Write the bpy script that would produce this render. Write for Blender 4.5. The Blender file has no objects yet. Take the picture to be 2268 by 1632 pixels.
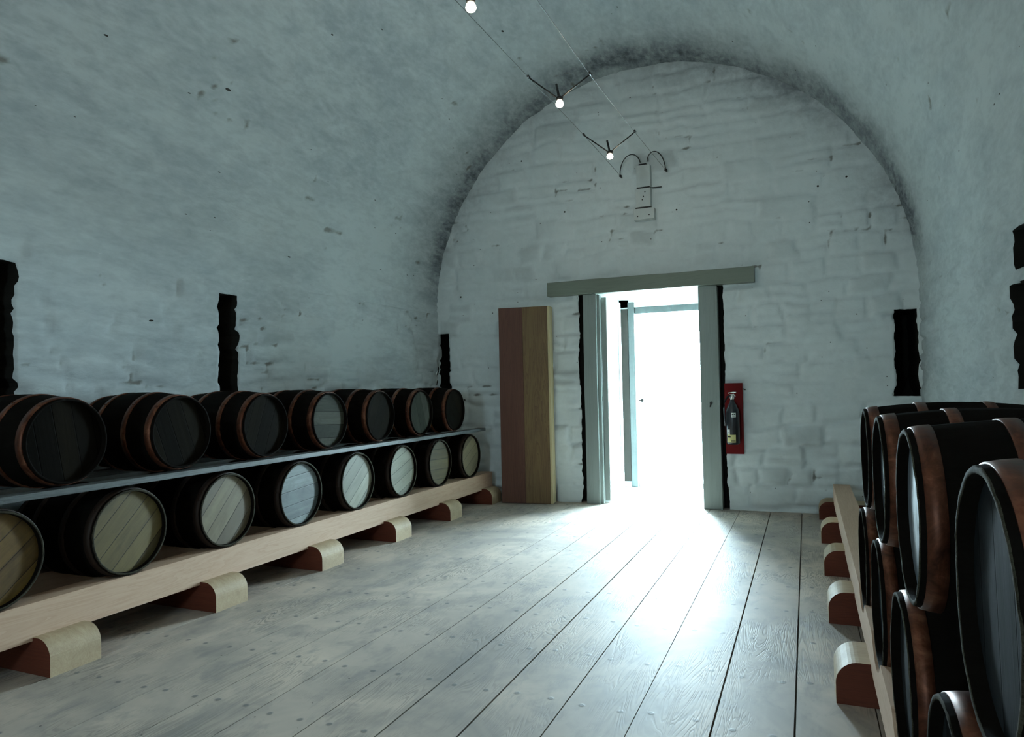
import bpy, bmesh, math, random
import numpy as np
from mathutils import Matrix, Vector

# ------------------------------------------------------------------ camera, world, exposure
scene = bpy.context.scene
COL = scene.collection
PI = math.pi
YAW, PITCH, ROLL = math.radians(22.784), math.radians(1.5534), 0.02
CAM_H = 1.1
fw = Vector((-math.sin(YAW) * math.cos(PITCH), math.cos(YAW) * math.cos(PITCH), math.sin(PITCH)))
rt = Vector((math.cos(YAW), math.sin(YAW), 0))
up = rt.cross(fw)
r2 = rt * math.cos(ROLL) - up * math.sin(ROLL)
u2 = rt * math.sin(ROLL) + up * math.cos(ROLL)
cam_data = bpy.data.cameras.new('camera')
cam = bpy.data.objects.new('camera', cam_data)
COL.objects.link(cam)
cam_data.sensor_width = 36
cam_data.lens = 36 * 1550 / 2268
cam_data.clip_start = 0.02
M = Matrix((r2, u2, -fw)).transposed().to_4x4()
M.translation = (0, 0, CAM_H)
cam.matrix_world = M
scene.camera = cam

WORLD_STRENGTH = 170.0
world = bpy.data.worlds.new('sky')
scene.world = world
world.use_nodes = True
bgn = world.node_tree.nodes['Background']
bgn.inputs[0].default_value = (0.64, 0.88, 1.0, 1)
bgn.inputs[1].default_value = WORLD_STRENGTH

scene.view_settings.view_transform = 'Standard'
scene.view_settings.look = 'None'
scene.view_settings.gamma = 1
scene.view_settings.exposure = 0.0
scene.view_settings.use_curve_mapping = False
scene.cycles.max_bounces = 6
scene.cycles.diffuse_bounces = 4
scene.cycles.glossy_bounces = 2
scene.cycles.transmission_bounces = 1
scene.cycles.transparent_max_bounces = 2

FILL_WINDOW = (-1.6, -1.15, 1.3, 1.85)      # x0 x1 z0 z1 of an unseen window added behind the camera for fill light


def portal(name, loc, sx, sz, facing):
    """sky portal across an opening (only guides the sky's light, adds none)"""
    l = bpy.data.lights.new(name, 'AREA')
    l.shape = 'RECTANGLE'
    l.size, l.size_y = sx, sz
    l.cycles.is_portal = True
    o = bpy.data.objects.new(name, l)
    COL.objects.link(o)
    o.location = loc
    o.rotation_euler = (PI / 2, 0, 0) if facing == '+Y' else (-PI / 2, 0, 0)
    return o


portal('door_portal', (-1.2, 7.62, 0.95), 1.1, 1.95, '-Y')
portal('fill_window_portal', ((FILL_WINDOW[0] + FILL_WINDOW[1]) / 2, -3.3, (FILL_WINDOW[2] + FILL_WINDOW[3]) / 2),
       FILL_WINDOW[1] - FILL_WINDOW[0], FILL_WINDOW[3] - FILL_WINDOW[2], '+Y')

# ------------------------------------------------------------------ room dimensions
XL, XR, YE, YB = -3.5, 0.84, 6.37, -3.0
XC, RV, ZS = (XL + XR) / 2, (XR - XL) / 2, 1.87
DX0, DX1, DZ = -1.975, -0.655, 2.0            # hole of the doorway in the end wall


# ------------------------------------------------------------------ noise in numpy
def hsh(ix, iy, seed):
    n = (ix.astype(np.int64) * 374761393 + iy.astype(np.int64) * 668265263 + seed * 1274126177) & 0xffffffff
    n = ((n ^ (n >> 13)) * 1274126177) & 0xffffffff
    n = (n ^ (n >> 16)) & 0xffffffff
    return n / 4294967295.0


def vnoise(x, y, seed=0):
    ix, iy = np.floor(x), np.floor(y)
    fx, fy = x - ix, y - iy
    fx = fx * fx * (3 - 2 * fx)
    fy = fy * fy * (3 - 2 * fy)
    a = hsh(ix, iy, seed); b = hsh(ix + 1, iy, seed); c = hsh(ix, iy + 1, seed); d = hsh(ix + 1, iy + 1, seed)
    return (a * (1 - fx) + b * fx) * (1 - fy) + (c * (1 - fx) + d * fx) * fy


def fbm(x, y, seed=0, oct=4):
    s = 0; a = 0.5; t = 0
    for k in range(oct):
        s = s + a * vnoise(x, y, seed + k * 7); t += a
        x = x * 2.03; y = y * 2.03; a *= 0.5
    return s / t - 0.5


def stones(u, v, seed, ch=0.18, cw=0.30):
    """rubble courses: returns (height of each stone, closeness to a joint 0..1)"""
    uu = u + 0.10 * fbm(u * 3, v * 3, seed + 1) * 2
    vv = v + 0.16 * fbm(u * 1.3, v * 1.7, seed + 2) + 0.07 * fbm(u * 5, v * 5, seed + 3)
    r = vv / ch
    row = np.floor(r)
    # uneven courses
    fr = r - row
    wv = cw * (0.65 + 0.8 * hsh(row, row * 0 + 3, seed + 5))
    c = uu / wv + hsh(row, row * 0 + 9, seed + 6) * 7
    cc = np.floor(c)
    fc = c - cc
    sh = hsh(row, cc, seed + 8)
    split = hsh(row, cc, seed + 12)
    # some stones split in two thin ones
    f2 = np.where(split > 0.72, np.abs(fr - 0.5) * ch, 1.0)
    dv = np.minimum(np.minimum(fr, 1 - fr) * ch, f2)
    du = np.minimum(fc, 1 - fc) * wv
    d = np.minimum(dv, du)
    soft = 0.022 + 0.02 * sh
    g = np.clip(1 - d / soft, 0, 1) ** 1.5
    g = g * np.clip(vnoise(u * 3.1, v * 4.1, seed + 20) * 2.2 - 0.3, 0.15, 1)
    return sh - 0.5, g


# ------------------------------------------------------------------ material helpers
def new_mat(name):
    m = bpy.data.materials.new(name)
    m.use_nodes = True
    nt = m.node_tree
    b = nt.nodes['Principled BSDF']
    return m, nt, b


def nd(nt, typ, **kw):
    n = nt.nodes.new(typ)
    for k, v in kw.items():
        if k.startswith('i_'):
            key = k[2:]
            n.inputs[int(key) if key.isdigit() else key].default_value = v
        else:
            setattr(n, k, v)
    return n


def mathn(nt, op, a, b=None, c=None, clamp=False):
    n = nt.nodes.new('ShaderNodeMath')
    n.operation = op
    n.use_clamp = clamp
    for i, v in enumerate((a, b, c)):
        if v is None:
            continue
        if isinstance(v, (int, float)):
            n.inputs[i].default_value = v
        else:
            nt.links.new(v, n.inputs[i])
    return n.outputs[0]


def mixc(nt, fac, a, b):
    n = nt.nodes.new('ShaderNodeMix')
    n.data_type = 'RGBA'
    for idx, v in ((0, fac), (6, a), (7, b)):
        if isinstance(v, (int, float)):
            n.inputs[idx].default_value = v
        elif isinstance(v, tuple):
            n.inputs[idx].default_value = (*v, 1) if len(v) == 3 else v
        else:
            nt.links.new(v, n.inputs[idx])
    return n.outputs[2]


def ramp(nt, fac, stops):
    n = nt.nodes.new('ShaderNodeValToRGB')
    el = n.color_ramp.elements
    while len(el) < len(stops):
        el.new(0.5)
    for e, (p, c) in zip(el, stops):
        e.position = p
        e.color = (*c, 1) if isinstance(c, tuple) else (c, c, c, 1)
    nt.links.new(fac, n.inputs[0])
    return n.outputs[0]


def coords(nt, scale=(1, 1, 1), rot=(0, 0, 0), loc=(0, 0, 0), kind='Object', rnd=False):
    tc = nt.nodes.new('ShaderNodeTexCoord')
    mp = nt.nodes.new('ShaderNodeMapping')
    mp.inputs['Scale'].default_value = scale
    mp.inputs['Rotation'].default_value = rot
    mp.inputs['Location'].default_value = loc
    src = tc.outputs[kind]
    if rnd:
        oi = nt.nodes.new('ShaderNodeObjectInfo')
        ad = nt.nodes.new('ShaderNodeVectorMath')
        ad.operation = 'ADD'
        sc = mathn(nt, 'MULTIPLY', oi.outputs['Random'], 13.0)
        cb = nt.nodes.new('ShaderNodeCombineXYZ')
        for k in range(3):
            nt.links.new(sc, cb.inputs[k])
        nt.links.new(src, ad.inputs[0])
        nt.links.new(cb.outputs[0], ad.inputs[1])
        src = ad.outputs[0]
    nt.links.new(src, mp.inputs[0])
    return mp.outputs[0]


def noise(nt, vec, scale, detail=4, rough=0.55, dist=0.0, out='Fac'):
    n = nt.nodes.new('ShaderNodeTexNoise')
    n.inputs['Scale'].default_value = scale
    n.inputs['Detail'].default_value = detail
    n.inputs['Roughness'].default_value = rough
    n.inputs['Distortion'].default_value = dist
    nt.links.new(vec, n.inputs['Vector'])
    return n.outputs[out]


def bump(nt, b, h, strength=0.3, dist=0.01):
    n = nt.nodes.new('ShaderNodeBump')
    n.inputs['Strength'].default_value = strength
    n.inputs['Distance'].default_value = dist
    nt.links.new(h, n.inputs['Height'])
    nt.links.new(n.outputs[0], b.inputs['Normal'])


def whitewash(name, base, stain, bumpd=0.006, mott=0.5, stretch=(1, 1, 1)):
    m, nt, b = new_mat(name)
    v = coords(nt, stretch)
    big = noise(nt, v, 1.6, 3, 0.6)
    fine = noise(nt, v, 26, 4, 0.65)
    med = noise(nt, v, 7, 3, 0.6, 0.6)
    f = mathn(nt, 'MULTIPLY_ADD', big, 0.36, mathn(nt, 'MULTIPLY_ADD', med, 0.36, mathn(nt, 'MULTIPLY', fine, 0.28)))
    blot = ramp(nt, f, [(0.44, 0.0), (0.62, 1.0)])
    c = mixc(nt, mathn(nt, 'MULTIPLY', blot, mott), base, stain)
    # darker speckle carried by a vertex mask
    at = nd(nt, 'ShaderNodeAttribute', attribute_name='dark_mask')
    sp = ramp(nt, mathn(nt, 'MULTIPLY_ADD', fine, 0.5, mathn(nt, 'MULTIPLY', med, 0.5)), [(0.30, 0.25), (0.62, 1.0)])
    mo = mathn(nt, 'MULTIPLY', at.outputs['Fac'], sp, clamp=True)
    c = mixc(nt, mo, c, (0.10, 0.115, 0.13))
    # single stones of a duller wash
    at3 = nd(nt, 'ShaderNodeAttribute', attribute_name='tint')
    c = mixc(nt, mathn(nt, 'MULTIPLY', at3.outputs['Fac'], mathn(nt, 'ADD', med, 0.3), clamp=True), c, tuple(x * 0.62 for x in base))
    # crevices
    at2 = nd(nt, 'ShaderNodeAttribute', attribute_name='crack')
    cr = ramp(nt, mathn(nt, 'MULTIPLY', at2.outputs['Fac'], mathn(nt, 'ADD', fine, 0.45)), [(0.22, 0.0), (0.62, 1.0)])
    c = mixc(nt, mathn(nt, 'MULTIPLY', cr, 0.8), c, (0.16, 0.155, 0.13))
    # small black pits
    vo = nd(nt, 'ShaderNodeTexVoronoi', i_Scale=3.6)
    nt.links.new(noise_vec(nt, v, 4.0, 0.05), vo.inputs['Vector'])
    pit = mathn(nt, 'LESS_THAN', vo.outputs['Distance'], 0.034)
    wn = nt.nodes.new('ShaderNodeSeparateColor')
    nt.links.new(vo.outputs['Color'], wn.inputs[0])
    pit = mathn(nt, 'MULTIPLY', pit, mathn(nt, 'GREATER_THAN', wn.outputs[0], 0.35))
    c = mixc(nt, pit, c, (0.03, 0.03, 0.025))
    # pin-head specks
    vo2 = nd(nt, 'ShaderNodeTexVoronoi', i_Scale=15.0)
    nt.links.new(v, vo2.inputs['Vector'])
    wn2 = nt.nodes.new('ShaderNodeSeparateColor')
    nt.links.new(vo2.outputs['Color'], wn2.inputs[0])
    p2 = mathn(nt, 'MULTIPLY', mathn(nt, 'LESS_THAN', vo2.outputs['Distance'], 0.075), mathn(nt, 'GREATER_THAN', wn2.outputs[0], 0.86))
    c = mixc(nt, mathn(nt, 'MULTIPLY', p2, 0.85), c, (0.04, 0.04, 0.035))
    nt.links.new(c, b.inputs['Base Color'])
    b.inputs['Roughness'].default_value = 0.85
    b.inputs['Specular IOR Level'].default_value = 0.25
    h = mathn(nt, 'MULTIPLY_ADD', fine, 0.45, mathn(nt, 'MULTIPLY', med, 1.0))
    bump(nt, b, h, 0.7, bumpd)
    return m


def noise_vec(nt, v, scale, amt):
    col = noise(nt, v, scale, 2, 0.5, 0, 'Color')
    s = nt.nodes.new('ShaderNodeVectorMath'); s.operation = 'SCALE'
    nt.links.new(col, s.inputs[0]); s.inputs['Scale'].default_value = amt
    a = nt.nodes.new('ShaderNodeVectorMath'); a.operation = 'ADD'
    nt.links.new(v, a.inputs[0]); nt.links.new(s.outputs[0], a.inputs[1])
    return a.outputs[0]


def wood(name, light, dark, axis='Y', scale=1.0, rough=0.6, knots=True, rnd=True, spec=0.3, contrast=1.0, soil=0.0):
    m, nt, b = new_mat(name)
    st = {'X': (0.06, 1, 1), 'Y': (1, 0.06, 1), 'Z': (1, 1, 0.06)}[axis]
    v = coords(nt, tuple(s * scale for s in st), rnd=rnd)
    g1 = noise(nt, v, 9, 5, 0.6, 1.6)
    g2 = noise(nt, v, 60, 4, 0.6, 0.3)
    wv = mathn(nt, 'FRACT', mathn(nt, 'MULTIPLY', g1, 9.0))
    wv = mathn(nt, 'MULTIPLY', wv, wv)
    f = mathn(nt, 'ADD', mathn(nt, 'MULTIPLY', wv, 0.30), mathn(nt, 'MULTIPLY_ADD', g1, 0.5, mathn(nt, 'MULTIPLY', g2, 0.3)))
    f = ramp(nt, f, [(0.30, 0.0), (0.95, 1.0)])
    c = mixc(nt, mathn(nt, 'MULTIPLY', f, contrast, clamp=True), light, dark)
    v2 = coords(nt, (1, 1, 1), rnd=rnd)
    if knots:
        kv = nd(nt, 'ShaderNodeTexVoronoi', i_Scale=2.3)
        nt.links.new(coords(nt, {'X': (.5, 1, 1), 'Y': (1, .5, 1), 'Z': (1, 1, .5)}[axis], rnd=rnd), kv.inputs['Vector'])
        kf = ramp(nt, kv.outputs['Distance'], [(0.02, 1.0), (0.05, 0.0)])
        c = mixc(nt, mathn(nt, 'MULTIPLY', kf, 0.7), c, tuple(x * 0.35 for x in dark))
    if soil > 0:
        so = ramp(nt, noise(nt, v2, 6, 5, 0.65, 0.5), [(0.45, 0.0), (0.7, 1.0)])
        c = mixc(nt, mathn(nt, 'MULTIPLY', so, soil), c, tuple(x * 0.4 for x in dark))
    nt.links.new(c, b.inputs['Base Color'])
    b.inputs['Roughness'].default_value = rough
    b.inputs['Specular IOR Level'].default_value = spec
    bump(nt, b, mathn(nt, 'MULTIPLY_ADD', g2, 0.5, g1), 0.25, 0.003)
    return m


def plain(name, col, rough=0.6, metal=0.0, spec=0.5, var=0.25, scale=20, bd=0.001):
    m, nt, b = new_mat(name)
    v = coords(nt, rnd=True)
    n = noise(nt, v, scale, 4, 0.6)
    c = mixc(nt, mathn(nt, 'MULTIPLY', n, var * 2, clamp=True), col, tuple(x * 0.45 for x in col))
    nt.links.new(c, b.inputs['Base Color'])
    b.inputs['Roughness'].default_value = rough
    b.inputs['Metallic'].default_value = metal
    b.inputs['Specular IOR Level'].default_value = spec
    bump(nt, b, n, 0.2, bd)
    return m


def emis(name, col, s):
    m, nt, b = new_mat(name)
    n = noise(nt, coords(nt), 5, 1)
    c = mixc(nt, n, col, tuple(min(1, x * 1.03) for x in col))
    nt.links.new(c, b.inputs['Emission Color'])
    b.inputs['Emission Strength'].default_value = s
    b.inputs['Base Color'].default_value = (1, 0.95, 0.85, 1)
    return m


# ------------------------------------------------------------------ materials
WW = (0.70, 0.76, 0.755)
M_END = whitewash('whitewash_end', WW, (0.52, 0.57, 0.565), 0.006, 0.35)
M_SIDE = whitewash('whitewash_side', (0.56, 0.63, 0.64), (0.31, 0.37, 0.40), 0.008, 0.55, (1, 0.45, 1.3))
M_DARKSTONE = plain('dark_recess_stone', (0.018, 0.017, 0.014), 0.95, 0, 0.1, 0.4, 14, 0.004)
M_PASS = plain('doorway_whitewash', (0.85, 0.88, 0.86), 0.8, 0, 0.2, 0.06, 9, 0.004)
M_BEAM = wood('pale_pine', (0.56, 0.39, 0.275), (0.40, 0.25, 0.16), 'Y', 1.2, 0.6, True, False, 0.25, 0.8)
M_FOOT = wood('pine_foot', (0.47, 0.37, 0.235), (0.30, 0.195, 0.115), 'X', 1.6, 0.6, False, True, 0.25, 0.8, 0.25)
M_FOOTSHADE = wood('pine_foot_side_shade', (0.12, 0.030, 0.015), (0.06, 0.015, 0.008), 'X', 1.6, 0.7, False, True, 0.2, 0.8)  # shade on the foot sides put into a darker pine colour
M_PLANK = wood('grey_rail', (0.12, 0.135, 0.135), (0.03, 0.035, 0.035), 'Y', 1.0, 0.5, False, False, 0.3, 1.0, 0.5)
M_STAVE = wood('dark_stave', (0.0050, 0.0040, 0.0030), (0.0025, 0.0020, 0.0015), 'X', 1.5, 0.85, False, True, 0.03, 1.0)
M_FRAME = wood('grey_green_paint', (0.27, 0.31, 0.29), (0.20, 0.235, 0.215), 'Z', 0.7, 0.5, True, False, 0.35, 0.7)
M_FRAMEH = wood('grey_green_paint_level', (0.19, 0.22, 0.175), (0.13, 0.15, 0.12), 'X', 0.7, 0.5, True, False, 0.35, 0.7)
M_OUTER = wood('outer_frame_darkened', (0.050, 0.062, 0.058), (0.030, 0.038, 0.036), 'Z', 0.7, 0.6, True, False, 0.2, 0.8, 0.3)  # grey-green frame paint, colour darkened to offset the doorway's strong light
M_BOXRED = wood('redwood_board', (0.12, 0.047, 0.028), (0.065, 0.024, 0.015), 'Z', 1.2, 0.5, True, False, 0.3, 0.9)
M_BOXYEL = wood('yellow_heartwood_board', (0.18, 0.115, 0.046), (0.085, 0.037, 0.018), 'Z', 1.0, 0.5, False, False, 0.3, 1.0)
M_BOXPALE = wood('pale_sapwood', (0.55, 0.46, 0.26), (0.38, 0.29, 0.16), 'Z', 1.2, 0.5, False, False, 0.3, 0.6)
M_BLACKMETAL = plain('black_metal', (0.02, 0.02, 0.02), 0.4, 0.3, 0.4, 0.1)
M_STEEL = plain('wire_steel', (0.14, 0.15, 0.15), 0.45, 0.9, 0.5, 0.2)
M_GREYPAINT = plain('painted_box', (0.62, 0.66, 0.64), 0.55, 0, 0.4, 0.12, 25)
M_RED = plain('red_board_paint', (0.13, 0.0015, 0.0015), 0.6, 0, 0.15, 0.15)
M_EXT = plain('extinguisher_black', (0.012, 0.014, 0.018), 0.28, 0, 0.5, 0.1)
M_LABEL = plain('paper_label', (0.75, 0.76, 0.70), 0.5, 0, 0.4, 0.05)
M_LABELY = plain('yellow_label', (0.62, 0.58, 0.25), 0.5, 0, 0.4, 0.1)
M_CHROME = plain('chrome', (0.7, 0.7, 0.68), 0.2, 1.0, 0.5, 0.05)
M_BULB = emis('halogen_glow', (1.0, 0.86, 0.62), 60.0)
M_KNOB = plain('dark_knob', (0.02, 0.018, 0.015), 0.4, 0.5, 0.4, 0.1)
M_CHIP = plain('chip_black', (0.03, 0.028, 0.025), 0.8, 0, 0.2, 0.1)
M_GROUND = plain('pale_paving', (0.75, 0.76, 0.74), 0.8, 0, 0.2, 0.1, 4, 0.003)


def copper_mat():
    m, nt, b = new_mat('copper_hoop')
    v = coords(nt, rnd=True)
    n = noise(nt, v, 16, 5, 0.7, 0.5)
    c = ramp(nt, n, [(0.30, (0.026, 0.007, 0.0035)), (0.52, (0.095, 0.030, 0.014)), (0.74, (0.22, 0.09, 0.05))])
    nt.links.new(c, b.inputs['Base Color'])
    b.inputs['Metallic'].default_value = 0.5
    b.inputs['Specular IOR Level'].default_value = 0.25
    nt.links.new(mathn(nt, 'MULTIPLY_ADD', n, 0.35, 0.28), b.inputs['Roughness'])
    bump(nt, b, n, 0.25, 0.002)
    return m


def head_mat(name, light, dark, soil=0.35, bw=0.085, rough=0.5, spec=0.3):
    """barrel-head boards running along local Z, seams across local Y"""
    m, nt, b = new_mat(name)
    v0 = coords(nt)
    sep = nt.nodes.new('ShaderNodeSeparateXYZ')
    nt.links.new(v0, sep.inputs[0])
    yb = mathn(nt, 'ADD', mathn(nt, 'DIVIDE', sep.outputs[1], bw), 10.37)
    idx = mathn(nt, 'FLOOR', yb)
    fr = mathn(nt, 'FRACT', yb)
    ed = mathn(nt, 'MINIMUM', fr, mathn(nt, 'SUBTRACT', 1.0, fr))
    seam = ramp(nt, ed, [(0.010, 1.0), (0.032, 0.0)])
    oi = nt.nodes.new('ShaderNodeObjectInfo')
    wn = nt.nodes.new('ShaderNodeTexWhiteNoise'); wn.noise_dimensions = '2D'
    cb = nt.nodes.new('ShaderNodeCombineXYZ')
    nt.links.new(idx, cb.inputs[0]); nt.links.new(oi.outputs['Random'], cb.inputs[1])
    nt.links.new(cb.outputs[0], wn.inputs['Vector'])
    v = coords(nt, (1, 1, 0.07), rnd=True)
    g = noise(nt, v, 22, 5, 0.65, 0.8)
    g3 = noise(nt, coords(nt, (1, 1, .05), rnd=True), 110, 3, 0.6)
    f = mathn(nt, 'MULTIPLY_ADD', g, 0.8, mathn(nt, 'MULTIPLY_ADD', wn.outputs['Value'], 0.65, mathn(nt, 'MULTIPLY', g3, 0.25)))
    f = ramp(nt, f, [(0.45, 0.0), (1.15, 1.0)])
    c = mixc(nt, f, light, dark)
    so = ramp(nt, noise(nt, coords(nt, (1, 1, 0.6), rnd=True), 7, 5, 0.7, 0.6), [(0.46, 0.0), (0.66, 1.0)])
    c = mixc(nt, mathn(nt, 'MULTIPLY', so, soil), c, tuple(x * 0.35 for x in dark))
    c = mixc(nt, mathn(nt, 'MULTIPLY', seam, 0.85), c, tuple(x * 0.12 for x in dark))
    nt.links.new(c, b.inputs['Base Color'])
    b.inputs['Roughness'].default_value = rough
    b.inputs['Specular IOR Level'].default_value = spec
    bump(nt, b, mathn(nt, 'SUBTRACT', g, seam), 0.4, 0.003)
    return m


M_COPPER = copper_mat()
M_CHIME = wood('chime_end_grain', (0.06, 0.055, 0.038), (0.006, 0.005, 0.004), 'X', 3.0, 0.8, False, True, 0.05, 1.3, 0.6)
M_HOOPD = plain('dull_iron_hoop', (0.022, 0.011, 0.006), 0.6, 0.2, 0.3, 0.3, 18)
HEADS = {
    'honey': head_mat('head_honey', (0.17, 0.10, 0.022), (0.065, 0.036, 0.009), 0.45),
    'olive': head_mat('head_olive', (0.125, 0.095, 0.032), (0.058, 0.043, 0.015), 0.25),
    'tan': head_mat('head_tan', (0.18, 0.15, 0.088), (0.10, 0.08, 0.048), 0.25),
    'grey': head_mat('head_grey', (0.25, 0.29, 0.28), (0.10, 0.125, 0.125), 0.55),
    'pale': head_mat('head_pale', (0.28, 0.28, 0.21), (0.16, 0.16, 0.12), 0.2),
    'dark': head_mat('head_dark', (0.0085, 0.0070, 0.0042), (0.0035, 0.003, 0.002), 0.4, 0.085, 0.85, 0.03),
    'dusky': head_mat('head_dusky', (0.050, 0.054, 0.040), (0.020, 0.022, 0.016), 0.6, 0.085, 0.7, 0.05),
    'slate_sheen': head_mat('head_slate_sheen', (0.17, 0.205, 0.235), (0.07, 0.085, 0.10), 0.4, 0.085, 0.45, 0.3),  # blue sheen from the doorway put into the head colour
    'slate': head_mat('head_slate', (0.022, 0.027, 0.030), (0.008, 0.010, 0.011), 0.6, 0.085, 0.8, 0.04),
}


def floor_mat():
    m, nt, b = new_mat('scrubbed_floorboards')
    v = coords(nt)
    sep = nt.nodes.new('ShaderNodeSeparateXYZ')
    nt.links.new(v, sep.inputs[0])
    bx = mathn(nt, 'ADD', mathn(nt, 'DIVIDE', mathn(nt, 'ADD', sep.outputs[0], 0.065), 0.2465), 20.0)
    idx = mathn(nt, 'FLOOR', bx)
    fx = mathn(nt, 'FRACT', bx)
    wn = nt.nodes.new('ShaderNodeTexWhiteNoise'); wn.noise_dimensions = '1D'
    nt.links.new(idx, wn.inputs['W'])
    # per-board shifted coordinates
    cb = nt.nodes.new('ShaderNodeCombineXYZ')
    nt.links.new(sep.outputs[0], cb.inputs[0])
    nt.links.new(mathn(nt, 'MULTIPLY_ADD', wn.outputs['Value'], 7.0, mathn(nt, 'MULTIPLY', sep.outputs[1], 0.10)), cb.inputs[1])
    nt.links.new(mathn(nt, 'MULTIPLY', idx, 1.7), cb.inputs[2])
    g = noise(nt, cb.outputs[0], 9, 3, 0.5, 1.2)
    rings = mathn(nt, 'FRACT', mathn(nt, 'MULTIPLY', g, 22.0))
    rings = mathn(nt, 'ABSOLUTE', mathn(nt, 'SUBTRACT', rings, 0.5))
    wear = ramp(nt, noise(nt, v, 2.2, 4, 0.6, 0.4), [(0.44, 0.0), (0.60, 1.0)])
    rg = mathn(nt, 'MULTIPLY', ramp(nt, rings, [(0.10, 1.0), (0.28, 0.0)]), wear)
    patch = ramp(nt, noise(nt, v, 1.3, 5, 0.62, 0.6), [(0.38, 0.0), (0.66, 1.0)])
    c = mixc(nt, patch, (0.58, 0.49, 0.395), (0.255, 0.24, 0.22))
    c = mixc(nt, mathn(nt, 'MULTIPLY', wn.outputs['Value'], 0.45), c, (0.36, 0.32, 0.28))
    c = mixc(nt, mathn(nt, 'MULTIPLY', rg, 0.75), c, (0.24, 0.22, 0.19))
    st = ramp(nt, noise(nt, coords(nt, (1, 0.5, 1)), 9, 5, 0.65, 0.5), [(0.50, 0.0), (0.68, 1.0)])
    c = mixc(nt, mathn(nt, 'MULTIPLY', st, 0.6), c, (0.23, 0.22, 0.21))
    # nails: two per board in every joist row
    ry = mathn(nt, 'DIVIDE', mathn(nt, 'MULTIPLY_ADD', wn.outputs['Value'], 0.03, sep.outputs[1]), 0.43)
    fy = mathn(nt, 'MULTIPLY', mathn(nt, 'SUBTRACT', mathn(nt, 'FRACT', ry), 0.5), 0.43)
    ax = mathn(nt, 'MULTIPLY', mathn(nt, 'SUBTRACT', mathn(nt, 'ABSOLUTE', mathn(nt, 'SUBTRACT', fx, 0.5)), 0.27), 0.2465)
    wob = mathn(nt, 'MULTIPLY', mathn(nt, 'SUBTRACT', noise(nt, v, 3.0, 1), 0.5), 0.05)
    ax = mathn(nt, 'ADD', ax, wob)
    d = mathn(nt, 'SQRT', mathn(nt, 'ADD', mathn(nt, 'MULTIPLY', ax, ax), mathn(nt, 'MULTIPLY', fy, fy)))
    nail = ramp(nt, d, [(0.0095, 1.0), (0.0125, 0.0)])
    c = mixc(nt, mathn(nt, 'MULTIPLY', nail, 0.75), c, (0.13, 0.14, 0.14))
    # specks
    vo = nd(nt, 'ShaderNodeTexVoronoi', i_Scale=11.0)
    nt.links.new(v, vo.inputs['Vector'])
    sc = nt.nodes.new('ShaderNodeSeparateColor')
    nt.links.new(vo.outputs['Color'], sc.inputs[0])
    spk = mathn(nt, 'MULTIPLY', mathn(nt, 'LESS_THAN', vo.outputs['Distance'], 0.045), mathn(nt, 'GREATER_THAN', sc.outputs[0], 0.55))
    c = mixc(nt, mathn(nt, 'MULTIPLY', spk, 0.8), c, (0.05, 0.045, 0.04))
    nt.links.new(c, b.inputs['Base Color'])
    b.inputs['Roughness'].default_value = 0.6
    b.inputs['Specular IOR Level'].default_value = 0.25
    h = mathn(nt, 'SUBTRACT', mathn(nt, 'MULTIPLY', g, 0.6), mathn(nt, 'MULTIPLY', rg, 0.3))
    bump(nt, b, mathn(nt, 'ADD', h, mathn(nt, 'MULTIPLY', nail, 0.4)), 0.35, 0.004)
    return m


M_FLOOR = floor_mat()


# ------------------------------------------------------------------ object helpers
def link(name, mesh, mats, parent=None, smooth=False):
    if not isinstance(mats, (list, tuple)):
        mats = [mats]
    for m in mats:
        mesh.materials.append(m)
    if smooth:
        mesh.shade_smooth()
    o = bpy.data.objects.new(name, mesh)
    COL.objects.link(o)
    if parent is not None:
        o.parent = parent
    return o


def obj(name, bm, mats, parent=None, smooth=False, bevel=0.0):
    me = bpy.data.meshes.new(name)
    bmesh.ops.recalc_face_normals(bm, faces=bm.faces)
    if bevel > 0:
        es = [e for e in bm.edges if len(e.link_faces) == 2 and e.calc_face_angle(0) > 0.6]
        bmesh.ops.bevel(bm, geom=es, offset=bevel, segments=2, affect='EDGES', profile=0.6)
    bm.to_mesh(me)
    bm.free()
    return link(name, me, mats, parent, smooth)


def tag(o, label=None, cat=None, group=None, kind=None):
    if label: o['label'] = label
    if cat: o['category'] = cat
    if group: o['group'] = group
    if kind: o['kind'] = kind
    return o


def empty(name, loc, rz=0.0, label=None, cat=None, group=None, kind=None):
    o = bpy.data.objects.new(name, None)
    COL.objects.link(o)
    o.empty_display_size = 0.1
    o.location = loc
    o.rotation_euler = (0, 0, rz)
    return tag(o, label, cat, group, kind)


def add_box(bm, x0, x1, y0, y1, z0, z1, mat=0):
    vs = [bm.verts.new((x, y, z)) for x in (x0, x1) for y in (y0, y1) for z in (z0, z1)]
    for f in ((0, 1, 3, 2), (4, 6, 7, 5), (0, 4, 5, 1), (2, 3, 7, 6), (0, 2, 6, 4), (1, 5, 7, 3)):
        fc = bm.faces.new([vs[i] for i in f])
        fc.material_index = mat
    return vs


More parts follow.
